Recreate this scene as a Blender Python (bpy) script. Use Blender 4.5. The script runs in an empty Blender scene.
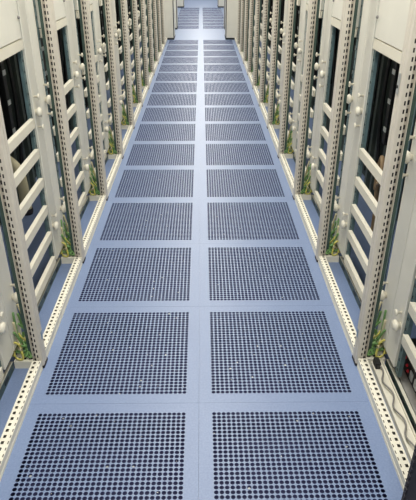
import bpy, bmesh, math, random
from mathutils import Vector
random.seed(7)
C = bpy.context.scene.collection
S = bpy.context.scene

# ------------------------------------------------------------------ materials
def mat(name, col, rough=.5, metal=0., spec=.5, var=0., vscale=30., bump=0.):
    m = bpy.data.materials.new(name); m.use_nodes = True
    nt = m.node_tree; b = nt.nodes['Principled BSDF']
    b.inputs['Base Color'].default_value = (*col, 1)
    b.inputs['Roughness'].default_value = rough
    b.inputs['Metallic'].default_value = metal
    b.inputs['Specular IOR Level'].default_value = spec
    if var or bump:
        tc = nt.nodes.new('ShaderNodeTexCoord'); n = nt.nodes.new('ShaderNodeTexNoise')
        n.inputs['Scale'].default_value = vscale; n.inputs['Detail'].default_value = 4
        nt.links.new(tc.outputs['Object'], n.inputs['Vector'])
        if var:
            r = nt.nodes.new('ShaderNodeValToRGB')
            r.color_ramp.elements[0].position = .35; r.color_ramp.elements[1].position = .65
            r.color_ramp.elements[0].color = (*[c*(1-var) for c in col], 1)
            r.color_ramp.elements[1].color = (*[min(1, c*(1+var)) for c in col], 1)
            nt.links.new(n.outputs['Fac'], r.inputs['Fac'])
            nt.links.new(r.outputs['Color'], b.inputs['Base Color'])
        if bump:
            bp = nt.nodes.new('ShaderNodeBump'); bp.inputs['Strength'].default_value = bump
            bp.inputs['Distance'].default_value = .002
            nt.links.new(n.outputs['Fac'], bp.inputs['Height']); nt.links.new(bp.outputs['Normal'], b.inputs['Normal'])
    return m

M = dict(
    cream=mat('cream_paint', (.76, .72, .60), .42, var=.03, vscale=9),
    post=mat('post_paint', (.63, .585, .50), .38, var=.05, vscale=7),
    rail=mat('rail_paint', (.76, .725, .61), .45, var=.03, vscale=14),
    panel=mat('panel_paint', (.74, .72, .635), .42, var=.03, vscale=6),
    zinc=mat('green_zinc', (.055, .095, .080), .4, .25, var=.15, vscale=25),
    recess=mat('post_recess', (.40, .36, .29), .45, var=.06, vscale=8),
    teal=mat('blue_zinc', (.12, .19, .20), .4, .3, var=.12, vscale=30),
    black=mat('black_plastic_and_shade', (.012, .013, .014), .5),  # plastic parts, also the shade painted inside posts and rails
    rubber=mat('dark_rubber', (.02, .018, .025), .7),
    dark=mat('dark_rear_shade', (.016, .024, .020), .6, var=.4, vscale=40),
    rear=mat('dark_rear_metal', (.10, .125, .11), .5, .1),
    white=mat('white_label', (.75, .78, .78), .5),
    blue=mat('blue_sticker', (.20, .30, .42), .5),
    yellow=mat('yellow_wire', (.55, .50, .12), .5),
    green=mat('green_wire', (.14, .28, .09), .5),
    beige=mat('beige_wire', (.62, .56, .36), .5),
    tan=mat('tan_cable', (.45, .30, .16), .5),
    grey=mat('grey_cable', (.22, .21, .20), .5),
    steel=mat('bright_steel', (.55, .56, .55), .35, .6),
    chassis=mat('server_chassis', (.40, .39, .36), .5, .2),
    wall=mat('white_wall', (.75, .75, .72), .8),
    plenum=None,
)
def floor_mat(name, joints):
    m = bpy.data.materials.new(name); m.use_nodes = True
    nt = m.node_tree; b = nt.nodes['Principled BSDF']; L = nt.links.new
    tc = nt.nodes.new('ShaderNodeTexCoord')
    def noise(sc, d):
        n = nt.nodes.new('ShaderNodeTexNoise'); n.inputs['Scale'].default_value = sc; n.inputs['Detail'].default_value = d
        L(tc.outputs['Object'], n.inputs['Vector']); return n
    n = noise(160, 3); n2 = noise(3, 2)
    r = nt.nodes.new('ShaderNodeValToRGB')
    r.color_ramp.elements[0].position = .3; r.color_ramp.elements[1].position = .7
    r.color_ramp.elements[0].color = (.150, .208, .355, 1); r.color_ramp.elements[1].color = (.195, .262, .415, 1)
    L(n.outputs['Fac'], r.inputs['Fac'])
    mx = nt.nodes.new('ShaderNodeMix'); mx.data_type = 'RGBA'; mx.blend_type = 'MULTIPLY'; mx.inputs['Factor'].default_value = 1
    r2 = nt.nodes.new('ShaderNodeValToRGB')
    r2.color_ramp.elements[0].color = (.9, .9, .92, 1); r2.color_ramp.elements[1].color = (1, 1, 1, 1)
    L(n2.outputs['Fac'], r2.inputs['Fac'])
    L(r.outputs['Color'], mx.inputs['A']); L(r2.outputs['Color'], mx.inputs['B'])
    L(mx.outputs['Result'], b.inputs['Base Color'])
    b.inputs['Roughness'].default_value = .42; b.inputs['Specular IOR Level'].default_value = .6
    return m
M['floor'] = floor_mat('blue_laminate', True)
M['hole'] = mat('hole_shade', (.030, .036, .13), .6, spec=.2)  # hole walls coloured navy to carry the shade in the openings

def plenum_mat():
    m = bpy.data.materials.new('plenum_shade_glints'); m.use_nodes = True
    nt = m.node_tree; b = nt.nodes['Principled BSDF']; L = nt.links.new
    tc = nt.nodes.new('ShaderNodeTexCoord'); v = nt.nodes.new('ShaderNodeTexVoronoi'); v.inputs['Scale'].default_value = 22
    L(tc.outputs['Object'], v.inputs['Vector'])
    r = nt.nodes.new('ShaderNodeValToRGB'); r.color_ramp.interpolation = 'CONSTANT'
    r.color_ramp.elements[0].color = (.8, .8, .75, 1)  # pale specks painted as glints off the dampers
    r.color_ramp.elements[1].position = .10; r.color_ramp.elements[1].color = (.020, .024, .085, 1)  # navy ground painted as underfloor shade
    L(v.outputs['Distance'], r.inputs['Fac']); L(r.outputs['Color'], b.inputs['Base Color'])
    b.inputs['Roughness'].default_value = .8
    return m
M['plenum'] = plenum_mat()

# ------------------------------------------------------------------ mesh helpers
class MB:
    """collects faces (with a material slot each) for ONE mesh object"""
    def __init__(s): s.v = []; s.f = []; s.mi = []; s.sm = []
    def face(s, pts, mi=0, smooth=False):
        i = len(s.v); s.v += [tuple(p) for p in pts]; s.f.append(tuple(range(i, i+len(pts)))); s.mi.append(mi); s.sm.append(smooth)
    def box(s, x0, x1, y0, y1, z0, z1, mi=0, bev=0.):
        if bev <= 0:
            p = [(x, y, z) for x in (x0, x1) for y in (y0, y1) for z in (z0, z1)]
            for q in ((0,1,3,2), (4,6,7,5), (0,4,5,1), (2,3,7,6), (0,2,6,4), (1,5,7,3)): s.face([p[k] for k in q], mi)
        else:
            bm = bmesh.new(); bmesh.ops.create_cube(bm, size=1)
            for v in bm.verts:
                v.co = Vector((x0+(v.co.x+.5)*(x1-x0), y0+(v.co.y+.5)*(y1-y0), z0+(v.co.z+.5)*(z1-z0)))
            bmesh.ops.bevel(bm, geom=bm.edges[:], offset=bev, segments=2, affect='EDGES', profile=.5)
            for f in bm.faces: s.face([v.co for v in f.verts], mi)
            bm.free()
    def prism(s, prof, z0, z1, mi=0, mis=None):
        """closed outline in x,y swept up z"""
        n = len(prof)
        for i in range(n):
            a, b = prof[i], prof[(i+1) % n]
            s.face([(a[0],a[1],z0), (b[0],b[1],z0), (b[0],b[1],z1), (a[0],a[1],z1)], mis[i] if mis else mi)
        s.face([(p[0],p[1],z1) for p in prof], mi); s.face([(p[0],p[1],z0) for p in prof][::-1], mi)
    def strip(s, o, U, V, n, nor, w, pitch, hw, hh, off=0., th=.003, mi=0, wi=1):
        """sheet of n cells running along V (cell pitch x w along U), each pierced by a slot hw x hh centred at off"""
        o = Vector(o); U = Vector(U); V = Vector(V); N = Vector(nor)
        for k in range(n):
            b = o+V*(pitch*k)
            c = b+U*(w/2+off)+V*(pitch/2)
            O = [b, b+U*w, b+U*w+V*pitch, b+V*pitch]
            I = [c-U*hw/2-V*hh/2, c+U*hw/2-V*hh/2, c+U*hw/2+V*hh/2, c-U*hw/2+V*hh/2]
            D = [p-N*th for p in I]
            for j in range(4):
                q = (j+1) % 4
                s.face([O[j], O[q], I[q], I[j]], mi); s.face([I[j], I[q], D[q], D[j]], wi)
    def tube(s, pts, r, mi=0, seg=7, cap=True, sub=5):
        P = [Vector(p) for p in pts]; Q = []
        for i in range(len(P)-1):
            a = P[max(i-1,0)]; b = P[i]; c = P[i+1]; d = P[min(i+2,len(P)-1)]
            for k in range(sub):
                t = k/sub
                Q.append(.5*((2*b)+(c-a)*t+(2*a-5*b+4*c-d)*t*t+(3*b-a-3*c+d)*t**3))
        Q.append(P[-1]); rings = []
        for i, q in enumerate(Q):
            t = (Q[min(i+1,len(Q)-1)]-Q[max(i-1,0)]).normalized()
            a = Vector((0,0,1)) if abs(t.z) < .9 else Vector((1,0,0))
            u = t.cross(a).normalized(); w = t.cross(u).normalized()
            rings.append([q+u*r*math.cos(2*math.pi*k/seg)+w*r*math.sin(2*math.pi*k/seg) for k in range(seg)])
        for A, B in zip(rings, rings[1:]):
            for k in range(seg):
                s.face([A[k], A[(k+1)%seg], B[(k+1)%seg], B[k]], mi, True)
        if cap: s.face(rings[0][::-1], mi); s.face(rings[-1], mi)
    def lathe(s, o, axis, prof, seg=12, mi=0):
        o = Vector(o); A = Vector(axis).normalized()
        a = Vector((0,0,1)) if abs(A.z) < .9 else Vector((1,0,0))
        u = A.cross(a).normalized(); w = A.cross(u).normalized(); R = []
        for h, r in prof: R.append([o+A*h+(u*math.cos(2*math.pi*k/seg)+w*math.sin(2*math.pi*k/seg))*max(r,1e-4) for k in range(seg)])
        for P, Q in zip(R, R[1:]):
            for k in range(seg): s.face([P[k], P[(k+1)%seg], Q[(k+1)%seg], Q[k]], mi, True)
        s.face(R[0][::-1], mi); s.face(R[-1], mi)
    def build(s, name, mats, parent=None, sx=1, recalc=True):
        me = bpy.data.meshes.new(name)
        me.from_pydata([(x*sx, y, z) for x, y, z in s.v], [], s.f)
        for m in mats: me.materials.append(M[m])
        for p, i, q in zip(me.polygons, s.mi, s.sm): p.material_index = i; p.use_smooth = q
        bm = bmesh.new(); bm.from_mesh(me)
        bmesh.ops.remove_doubles(bm, verts=bm.verts[:], dist=1e-5)
        if recalc: bmesh.ops.recalc_face_normals(bm, faces=bm.faces[:])
        bm.to_mesh(me); bm.free()
        o = bpy.data.objects.new(name, me); C.objects.link(o)
        if parent: o.parent = parent
        return o

def thing(name, label, cat, loc=(0,0,0), group=None):
    o = bpy.data.objects.new(name, None); C.objects.link(o); o.location = loc; o.empty_display_size = .1
    o['label'] = label; o['category'] = cat
    if group: o['group'] = group
    return o
def tag(o, label, cat, group=None):
    o['label'] = label; o['category'] = cat
    if group: o['group'] = group
    return o
def struct(o): o['kind'] = 'structure'; return o
def kids(o): return [c for c in C.objects if c.parent == o]
KID = {}
def copy_tree(o, parent=None):
    c = o.copy(); C.objects.link(c)
    if parent: c.parent = parent
    for ch in list(o.children): copy_tree(ch, c)
    return c
ORD = ['first', 'second', 'third', 'fourth', 'fifth', 'sixth', 'seventh', 'eighth', 'ninth', 'tenth', 'eleventh', 'twelfth',
       'thirteenth', 'fourteenth', 'fifteenth', 'sixteenth', 'seventeenth']

# ------------------------------------------------------------------ the setting
Y0 = 1.44159                      # a joint between two tile rows
T = .6
A0, A1 = Y0-T, Y0+15*T            # perforated rows of the aisle
B0 = A1+2.5*T; B1 = B0+8*T        # perforated rows beyond the cross aisle
XL, XR, YB, YF = -2.2, 2.2, -2.6, 24.
def slab(m, x0, x1, y0, y1): m.box(x0, x1, y0, y1, -.035, 0)
m = MB()
slab(m, XL, -T, YB, YF); slab(m, T, XR, YB, YF)
slab(m, -T, T, YB, A0); slab(m, -T, T, A1, B0); slab(m, -T, T, B1, YF)
struct(m.build('floor', ['floor']))
m = MB(); m.box(-.75, .75, A0-.1, B1+.1, -.16, -.13)  # slab under the tiles, coloured as dark underfloor shade
struct(m.build('plenum_shade_slab', ['plenum']))
for nm, b in (('wall_left', (XL-.1, XL, YB, YF, 0, 3)), ('wall_right', (XR, XR+.1, YB, YF, 0, 3)),
              ('wall_back', (XL-.1, XR+.1, YF, YF+.1, 0, 3)), ('wall_front', (XL-.1, XR+.1, YB-.1, YB, 0, 3)),
              ('ceiling', (XL-.1, XR+.1, YB-.1, YF+.1, 3, 3.1))):
    m = MB(); m.box(*b); struct(m.build(nm, ['wall']))

# ------------------------------------------------------------------ perforated tiles
def tile_mesh():
    m = MB(); n = 31; mar = .0445; h = T/2-.0003; a = T/2-mar; p = 2*a/n; r = .0071
    c8 = [(math.cos(math.pi/4*k-math.pi*3/4), math.sin(math.pi/4*k-math.pi*3/4)) for k in range(8)]
    sq = [(-1,-1), (0,-1), (1,-1), (1,0), (1,1), (0,1), (-1,1), (-1,0)]
    for i in range(n):
        for j in range(n):
            cx = -a+p*(i+.5); cy = -a+p*(j+.5)
            O = [(cx+x*p/2, cy+y*p/2, 0) for x, y in sq]; I = [(cx+x*r, cy+y*r, 0) for x, y in c8]
            D = [(x, y, -.004) for x, y, z in I]
            for k in range(8):
                q = (k+1) % 8
                m.face([O[k], O[q], I[q], I[k]], 0); m.face([I[k], I[q], D[q], D[k]], 1)
    # rim, skirt and underside frame
    for (x0,x1,y0,y1) in ((-h,h,-h,-a), (-h,h,a,h), (-h,-a,-a,a), (a,h,-a,a)):
        m.face([(x0,y0,0), (x1,y0,0), (x1,y1,0), (x0,y1,0)], 0)
    for a0, b0 in (((-h,-h),(h,-h)), ((h,-h),(h,h)), ((h,h),(-h,h)), ((-h,h),(-h,-h))):
        m.face([(*a0,0), (*a0,-.035), (*b0,-.035), (*b0,0)], 0)
    return m
t0 = tile_mesh().build('perforated_tile', ['floor', 'hole'], recalc=False)
rows = [(A0+T*(k+.5), 'row %s' % k, k, 0) for k in range(16)]+[(B0+T*(k+.5), '', k, 1) for k in range(8)]
first = True
for y, _, k, far in rows:
    for s, side in ((-1, 'left'), (1, 'right')):
        o = t0 if first else t0.copy()
        if not first: C.objects.link(o)
        first = False
        o.location = (s*T/2, y, 0)
        if far: lab = 'distant perforated blue tile, %s column, %s row beyond the cross aisle' % (side, ORD[k])
        else: lab = 'perforated blue floor tile, %s column, %s row from the front' % (side, ORD[k])
        tag(o, lab, 'tile', 'perforated floor tiles beyond the cross aisle' if far else 'perforated floor tiles along the aisle')

# ------------------------------------------------------------------ racks
P0, PITCH, NR, H = 1.685, .8, 11, 2.0
U1 = .04445
def lower_bar(y0, y1, z1, u0=.098):
    m = MB(); z0 = z1-.037; d = .019
    m.box(u0, u0+.002, y0, y1, z0, z1, bev=.0007)
    m.box(u0, u0+d, y0, y1, z1-.002, z1); m.box(u0, u0+d, y0, y1, z0, z0+.002)
    for y in (y0, y1-.002): m.box(u0+.004, u0+d-.004, y, y+.002, z0+.002, z1-.002)
    for y in (y0-.012, y1): m.box(u0+.006, u0+.009, y, y+.012, z0+.006, z1-.006)    # mounting ears
    return m
def knob_mb(u, y, z, big):
    m = MB()
    if big: m.lathe((u,y,z), (-1,0,0), [(0,.011), (.006,.011), (.009,.018), (.016,.022), (.024,.018), (.028,.009)], 14)
    else: m.lathe((u,y,z), (-1,0,0), [(0,.0045), (.017,.0055), (.018,.012), (.023,.012), (.025,.007)], 10)
    return m
def make_rack(s, bars, label):
    r = thing('server_rack', label, 'rack', group='open cream rack frames along the %s of the aisle' % ('left' if s < 0 else 'right'))
    # --- upright post: plain rounded aisle face, stepped front face with two slot rows
    m = MB(); ya, yb = -.026, .026
    out = [(.004, ya), (.0, ya+.004), (0, ya+.020), (.0015, ya+.022), (.0015, ya+.026), (0, ya+.028), (0, yb-.006), (.004, yb), (.042, yb)]
    for a, b in zip(out, out[1:]):
        m.face([(*a,.012), (*b,.012), (*b,H), (*a,H)], 0)
    m.face([(.042,yb,.012), (.042,yb,H), (.042,ya+.012,H), (.042,ya+.012,.012)], 0)
    n = 79; z0 = .02
    m.face([(.004,ya,.012), (.008,ya,.012), (.008,ya,H), (.004,ya,H)], 0)
    m.strip((.008,ya,z0), (1,0,0), (0,0,1), n, (0,-1,0), .016, .025, .0050, .013, off=.001, mi=0, wi=1)
    m.face([(.024,ya,.012), (.024,ya+.010,.012), (.024,ya+.010,H), (.024,ya,H)], 0)
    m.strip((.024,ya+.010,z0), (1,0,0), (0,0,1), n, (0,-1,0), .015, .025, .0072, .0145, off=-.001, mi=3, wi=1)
    m.face([(.039,ya+.010,.012), (.042,ya+.012,.012), (.042,ya+.012,H), (.039,ya+.010,H)], 0)
    m.face([(.004,ya+.016,.012), (.041,ya+.016,.012), (.041,ya+.016,H), (.004,ya+.016,H)], 1)      # black sheet painting the shade inside the post
    m.face([(x, y, H) for x, y in out]+[(.042,ya+.012,H)], 0)
    m.box(.042, .060, .002, .006, .035, H, 2)                                                      # zinc return flange
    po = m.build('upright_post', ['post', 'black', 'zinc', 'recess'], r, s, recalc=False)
    m = MB(); m.box(-.002, .041, ya, yb, 0, .012, bev=.002); m.build('foot', ['rubber'], po, s)
    # --- base frame
    m = MB(); a, b, h = .004, .038, .042; y0, y1 = .032, .768
    m.face([(a,y0,0), (a,y1,0), (a,y1,.012), (a,y0,.012)]); m.face([(a,y0,.012), (a,y1,.012), (a+.002,y1,.014), (a+.002,y0,.014)])
    m.face([(a+.002,y0,.014), (a+.002,y1,.014), (a+.002,y1,.018), (a+.002,y0,.018)])
    m.face([(a+.002,y0,.018), (a+.002,y1,.018), (a,y1,.020), (a,y0,.020)]); m.face([(a,y0,.020), (a,y1,.020), (a,y1,h), (a,y0,h)])
    k = 29; pt = (y1-y0)/k
    m.strip((a,y0,h), (1,0,0), (0,1,0), k, (0,0,1), .010, pt, .003, .012, off=-.001, mi=0, wi=1)
    m.strip((a+.010,y0,h), (1,0,0), (0,1,0), k, (0,0,1), b-a-.010, pt, .0095, .0120, mi=0, wi=1)
    m.face([(b,y0,h), (b,y1,h), (b,y1,0), (b,y0,0)])
    for y in (y0, y1): m.face([(a,y,0), (b,y,0), (b,y,h), (a,y,h)])
    m.face([(a,y0,.010), (b,y0,.010), (b,y1,.010), (a,y1,.010)], 1)  # black sheet painting the shade under the rail holes
    m.build('base_rail', ['rail', 'black'], r, s, recalc=False)
    m = MB(); a, b = .039, .111; y0, y1 = -.026, .026; h = .034
    m.strip((a,y0,h), (0,1,0), (1,0,0), 3, (0,0,1), .06, (b-a)/3, .012, .014, off=-.012, mi=0, wi=1)
    for y in (y0, y1): m.face([(a,y,0), (b,y,0), (b,y,h), (a,y,h)])
    m.face([(b,y0,0), (b,y1,0), (b,y1,h), (b,y0,h)]); m.face([(a,y0,.01), (b,y0,.01), (b,y1,.01), (a,y1,.01)], 1)  # black sheet paints the shade inside the cross member
    m.build('cross_member', ['rail', 'black'], r, s, recalc=False)
    m = MB(); m.box(.113, .116, .032, .768, 0, .036, 0); m.box(.113, .124, .032, .768, .036, .039, 1)
    for q in range(6): m.box(.1115, .1135, .09+q*.115, .13+q*.115, .012, .024, 2)
    m.build('inner_rail', ['zinc', 'rail', 'black'], r, s)
    # --- 19 inch mounting rails
    for y0, y1 in ((.128, .155), (.645, .672)):
        m = MB(); m.strip((.112,y0,.06), (0,1,0), (0,0,1), 43, (-1,0,0), y1-y0, U1, .009, .010, mi=0, wi=1)
        yy = y1 if y0 < .3 else y0
        m.box(.1125, .126, yy-.001, yy+.001, .06, .06+43*U1, 0)
        m.build('mounting_rail', ['teal', 'black'], r, s, recalc=False)
    # --- tall plain covers either side of the bay with their fasteners
    for y0, y1, sg in ((-.028, .078, 0), (.667, .767, 1)):
        m = MB(); z0 = .085
        m.box(.100, .106, y0, y1, z0, H, 0, bev=.002)
        m.box(.106, .122, y0+.004, y0+.006, z0, H, 0); m.box(.106, .122, y1-.006, y1-.004, z0, H, 0)
        yc = .056 if sg == 0 else .684
        pass
        cp = m.build('cover_panel', ['panel'], r, s)
        for zc in (.80, .26):
            zz = zc+(0 if sg else .012)
            knob_mb(.10, yc, zz, True).build('turn_knob', ['cream'], cp, s)
            for dz in ((.065, -.065) if zc > .5 else (.05,)):
                knob_mb(.10, yc+.006, zz+dz, False).build('stud', ['cream'], cp, s)
    # --- horizontal blanking bars
    for k in range(bars):
        lower_bar(.157, .643, .118+k*3*U1).build('blanking_bar', ['cream'], r, s)
    # --- closed upper panel
    m = MB(); z0 = 1.105
    m.box(.098, .100, .157, .643, z0, H-.02, bev=.0008)
    for y in (.157, .641): m.box(.100, .122, y, y+.002, z0, H-.02)
    m.box(.100, .122, .159, .641, z0, z0+.002)
    up = m.build('upper_panel', ['panel'], r, s)
    for z in (1.18, 1.42):
        m = MB(); m.lathe((.098,.63,z), (-1,0,0), [(0,.006), (.006,.006), (.008,.003)], 10); m.build('screw', ['grey'], up, s)
    lower_bar(.157, .643, 1.10, .096).build('blanking_bar', ['cream'], r, s)
    # --- rear of the frame
    for y in (0.02, .14, .66):
        m = MB(); m.box(.50, .535, y, y+.035, 0, H); m.strip((.499,y,.05), (0,1,0), (0,0,1), 43, (-1,0,0), .035, U1, .008, .012, mi=0, wi=1)
        m.build('rear_post', ['rear', 'black'], r, s)
    m = MB(); m.box(.55, .57, -.026, .766, .02, H, 0)  # dark screen added close behind to keep the rack interior in shade
    for q in range(9): m.box(.542, .55, .0+q*.088, .02+q*.088, .06, H-.06, 0)
    m.build('rear_shade_screen', ['dark'], r, s)
    m = MB(); m.box(.002, .57, -.028, .766, H, H+.02); m.build('shade_roof', ['cream'], r, s)  # unseen roof, added to block lamp light from the rack interior
    # --- power strip and cables at the rear
    m = MB(); m.box(.43, .475, .50, .55, .45, 1.7, 0, bev=.004)
    ps = m.build('power_strip', ['black'], r, s)
    for q in range(7):
        m = MB(); z = .52+q*.155; m.box(.427, .4305, .504, .546, z, z+.026); m.build('socket_label', ['white'], ps, s)
    for y, ph in ((.30, 0), (.36, 1), (.62, 2)):
        m = MB(); m.tube([(.45+.02*math.sin(ph+z*4), y+.018*math.sin(2.1*ph+z*5), z) for z in (1.9, 1.5, 1.1, .8, .5, .3)], .011, 0)
        m.build('rear_cable', ['black'], r, s)
    # --- earth wires at the foot of the covers
    mats = ['yellow', 'green', 'beige', 'green', 'yellow', 'green', 'green', 'beige', 'green', 'yellow']
    rnd = random.Random(3)
    for q in range(10):
        y = -.018+.014*q; m = MB(); j = lambda w: rnd.uniform(-w, w)
        m.tube([(.097, y, .12+.035*(q*5 % 4)), (.088+j(.012), y+j(.025), .105), (.085+j(.015), max(-.02, y+j(.03)), .085), (.068+j(.03), max(-.02, .02+j(.05)), .052+j(.01)),
                (.095+j(.01), max(-.02, y+j(.03)), .048), (.112, y*.6+.01+j(.012), .07+j(.02)), (.116, y+.01, .045)], .0044, 0, 6)
        m.build('earth_wire', [mats[q]], r, s)
    m = MB(); m.box(.075, .11, .04, .075, .036, .062, 0, bev=.003); m.box(.08, .105, .046, .069, .062, .07, 0); m.build('earth_terminal', ['green'], r, s)
    m = MB(); m.tube([(.06, .05, .20), (.063, .07, .12), (.06, .11, .043)], .0035, 0, 6); m.build('brace_wire', ['steel'], r, s)
    return r
for s, side, nb in ((-1, 'left', 6), (1, 'right', 5)):
    base = make_rack(s, nb, '')
    bpy.context.view_layer.update()
    low = [c for c in base.children if c.name.startswith('blanking_bar')][0]
    for k in range(-1, NR):
        o = base if k == -1 else copy_tree(base)
        o.location = ((-.594 if s < 0 else .603), P0-.028+PITCH*k, 0)
        if k == -1: o['label'] = 'cream open rack frame nearest the viewer, %s side, cut by the edge' % side
        elif k == NR-1: o['label'] = 'last cream open rack frame on the %s, against the end cabinet' % side
        else: o['label'] = 'cream open rack frame on the %s, %s in line after the front one' % (side, ORD[k])
        if k == -1 and s > 0: LOW = low
        if k == 0:
            po = [c for c in o.children if c.name.startswith('upright_post')][0]
            m = MB(); m.box(-.0008, 0, .002, .016, .115, .15); m.build('sticker', ['blue'], po, s)['label'] = 'small blue sticker'
            if s > 0:
                m = MB(); m.box(-.003, 0, -.006, .012, 1.03, 1.09, bev=.001)
                lt = m.build('latch_plate', ['steel'], po, s); lt['label'] = 'small grey metal latch plate'
                m = MB(); m.lathe((-.003, .003, 1.05), (-1,0,0), [(0,.005), (.002,.005)], 10); m.build('keyhole', ['black'], lt, s)

bpy.data.objects.remove(LOW)          # the front right rack holds a server instead of its lowest bar
# ------------------------------------------------------------------ things inside the racks
# left: pale hose hanging behind the bars of the first full bay
t = thing('flexible_hose', 'pale beige hose hanging behind the bars in the left rack', 'hose', (-.905, 2.63, 0))
m = MB(); m.tube([(-.09,.06,.47), (-.05,.03,.46), (-.012,.01,.42), (.0,.0,.34), (.0,.0,.26), (.0,.0,.20)], .028, 0, 14)
m.build('tube', ['beige'], t)
m = MB(); m.lathe((0,0,.203), (0,0,-1), [(-.02,.031), (.0,.032), (.012,.028)], 16); m.build('end_ring', ['rubber'], t)
# right: tan cable loop
m = MB(); m.tube([(.93,2.68,.30), (.92,2.65,.42), (.91,2.60,.50), (.90,2.55,.50), (.895,2.52,.45), (.90,2.54,.39), (.91,2.59,.37), (.92,2.63,.33), (.94,2.66,.2), (.95,2.68,.01)], .012, 0, 8)
tag(m.build('coiled_cable', ['tan']), 'tan cable looping behind the bars in the right rack', 'cable')
# right front rack: server with lit red lamps, cable tray and wavy wire
t = thing('rack_server', 'dark rack server with red lamps at the lower right edge', 'server', (.768, 1.05, 0))
m = MB(); m.box(0, .06, 0, .56, .0, .15, 0, bev=.003); m.build('chassis', ['black'], t)
m = MB(); m.box(-.033, 0, .0, .56, .0, .03, 0, bev=.002); m.build('front_ledge', ['chassis'], t)
led = bpy.data.materials.new('red_lamp'); led.use_nodes = True
bs = led.node_tree.nodes['Principled BSDF']; bs.inputs['Base Color'].default_value = (.45,.03,.04,1)
bs.inputs['Emission Color'].default_value = (1,.04,.06,1); bs.inputs['Emission Strength'].default_value = .06
M['led'] = led
for y in (.53, .505, .49, .36, .34, .28, .20, .12): 
    m = MB(); m.lathe((0,y,.065+.02*math.sin(y*50)), (-1,0,0), [(0,.006), (.003,.006), (.006,.003)], 10); m.build('red_lamp', ['led'], t)
for y in (.455, .41, .23, .16):
    m = MB(); m.box(-.003, 0, y-.012, y+.014, .04, .075); m.build('label_plate', ['white'], t)
m = MB(); m.box(.661, .702, .92, 1.64, 0, .022, 0, bev=.002); m.box(.700, .704, .92, 1.64, 0, .032, 0)
tag(m.build('cable_tray', ['rail']), 'narrow cream cable tray inside the front right base rail', 'tray')
m = MB(); m.tube([(.676+.009*math.sin(q*math.pi/4), 1.60-q*.016, .0345+.003*math.cos(q*math.pi/4)) for q in range(41)], .003, 0, 7)
tag(m.build('wavy_wire', ['grey']), 'wavy grey wire lying in the cream tray at lower right', 'cable')
m = MB(); m.box(.664, .684, 1.585, 1.625, .022, .05, 0, bev=.003)
tag(m.build('cable_clip', ['black']), 'black clip at the far end of the cream cable tray', 'clip')
# right foreground: edge of an open door
t = thing('rack_door', 'edge of an open rack door with black seal, bottom right corner', 'door', (.527, .93, 0))
m = MB(); m.box(.022, .05, -.10, -.002, .01, 1.05, bev=.002); m.build('door_leaf', ['cream'], t)
m = MB(); m.box(0, .022, -.10, 0, .01, 1.05, bev=.003)
for q in range(40): m.box(-.003, .0, -.02, -.008, .03+q*.025, .043+q*.025)
m.build('seal', ['rubber'], t)

# ------------------------------------------------------------------ row end cabinets and the next row
def cabinet(s, y, d, x0, x1, label, group, handle=True):
    t = thing('end_cabinet', label, 'cabinet', (s*x0, y, 0), group)
    w = x1-x0
    m = MB(); m.box(.004, w, .0, d, .03, 2.1, 0, bev=.004); m.build('body', ['panel'], t, s)
    m = MB(); m.box(.0, w, -.002, d, 0, .03, 0); m.build('plinth', ['black'], t, s)
    m = MB(); m.box(-.001, .012, -.004, .012, .03, 2.1, 0); m.build('edge_seal', ['rubber'], t, s)
    if handle:
        m = MB(); m.box(.04, .06, -.02, -.0, 1.3, 1.45, 0, bev=.003); m.build('handle', ['rear'], t, s)
    return t
for s, side in ((-1, 'left'), (1, 'right')):
    xi = .475 if s < 0 else .445
    cabinet(s, A1-.008, .5, xi, 1.45, 'plain cream cabinet with black plinth closing the %s rack row' % side, 'cabinets at the near side of the cross aisle')
    cabinet(s, B0-.05, .4, .475, 1.45, 'pale cabinet beyond the cross aisle, %s side, starting the next row' % side, 'cabinets at the far side of the cross aisle')
    cabinet(s, B1-.0, .5, .475, 1.45, 'most distant cream cabinet on the %s, at the top of the view' % side, 'most distant cabinets')

# ------------------------------------------------------------------ light, camera, output
def area(x, y, z, sx, sy, e, col=(1, .975, .915)):
    l = bpy.data.lights.new('ceiling_lamp', 'AREA'); l.shape = 'RECTANGLE'; l.size = sx; l.size_y = sy; l.energy = e; l.color = col
    o = bpy.data.objects.new('ceiling_lamp', l); C.objects.link(o); o.location = (x, y, z)
for k in range(11):
    area(0, -.9+k*2.2, 2.62, .5, 1.5, 29)
w = bpy.data.worlds.new('World'); S.world = w; w.use_nodes = True
w.node_tree.nodes['Background'].inputs['Color'].default_value = (1, 1, 1, 1); w.node_tree.nodes['Background'].inputs['Strength'].default_value = .06
cam = bpy.data.cameras.new('camera'); co = bpy.data.objects.new('camera', cam); C.objects.link(co)
cam.lens = 547.27/500*36; cam.sensor_width = 36; cam.sensor_fit = 'AUTO'; cam.clip_start = .02
co.location = (.01646, 0, 1.40661); co.rotation_euler = (math.pi/2-.500865, 0, -.0109)
S.camera = co
S.view_settings.view_transform = 'Standard'; S.view_settings.look = 'None'; S.view_settings.gamma = 1
S.view_settings.use_curve_mapping = False; S.view_settings.exposure = 0.58
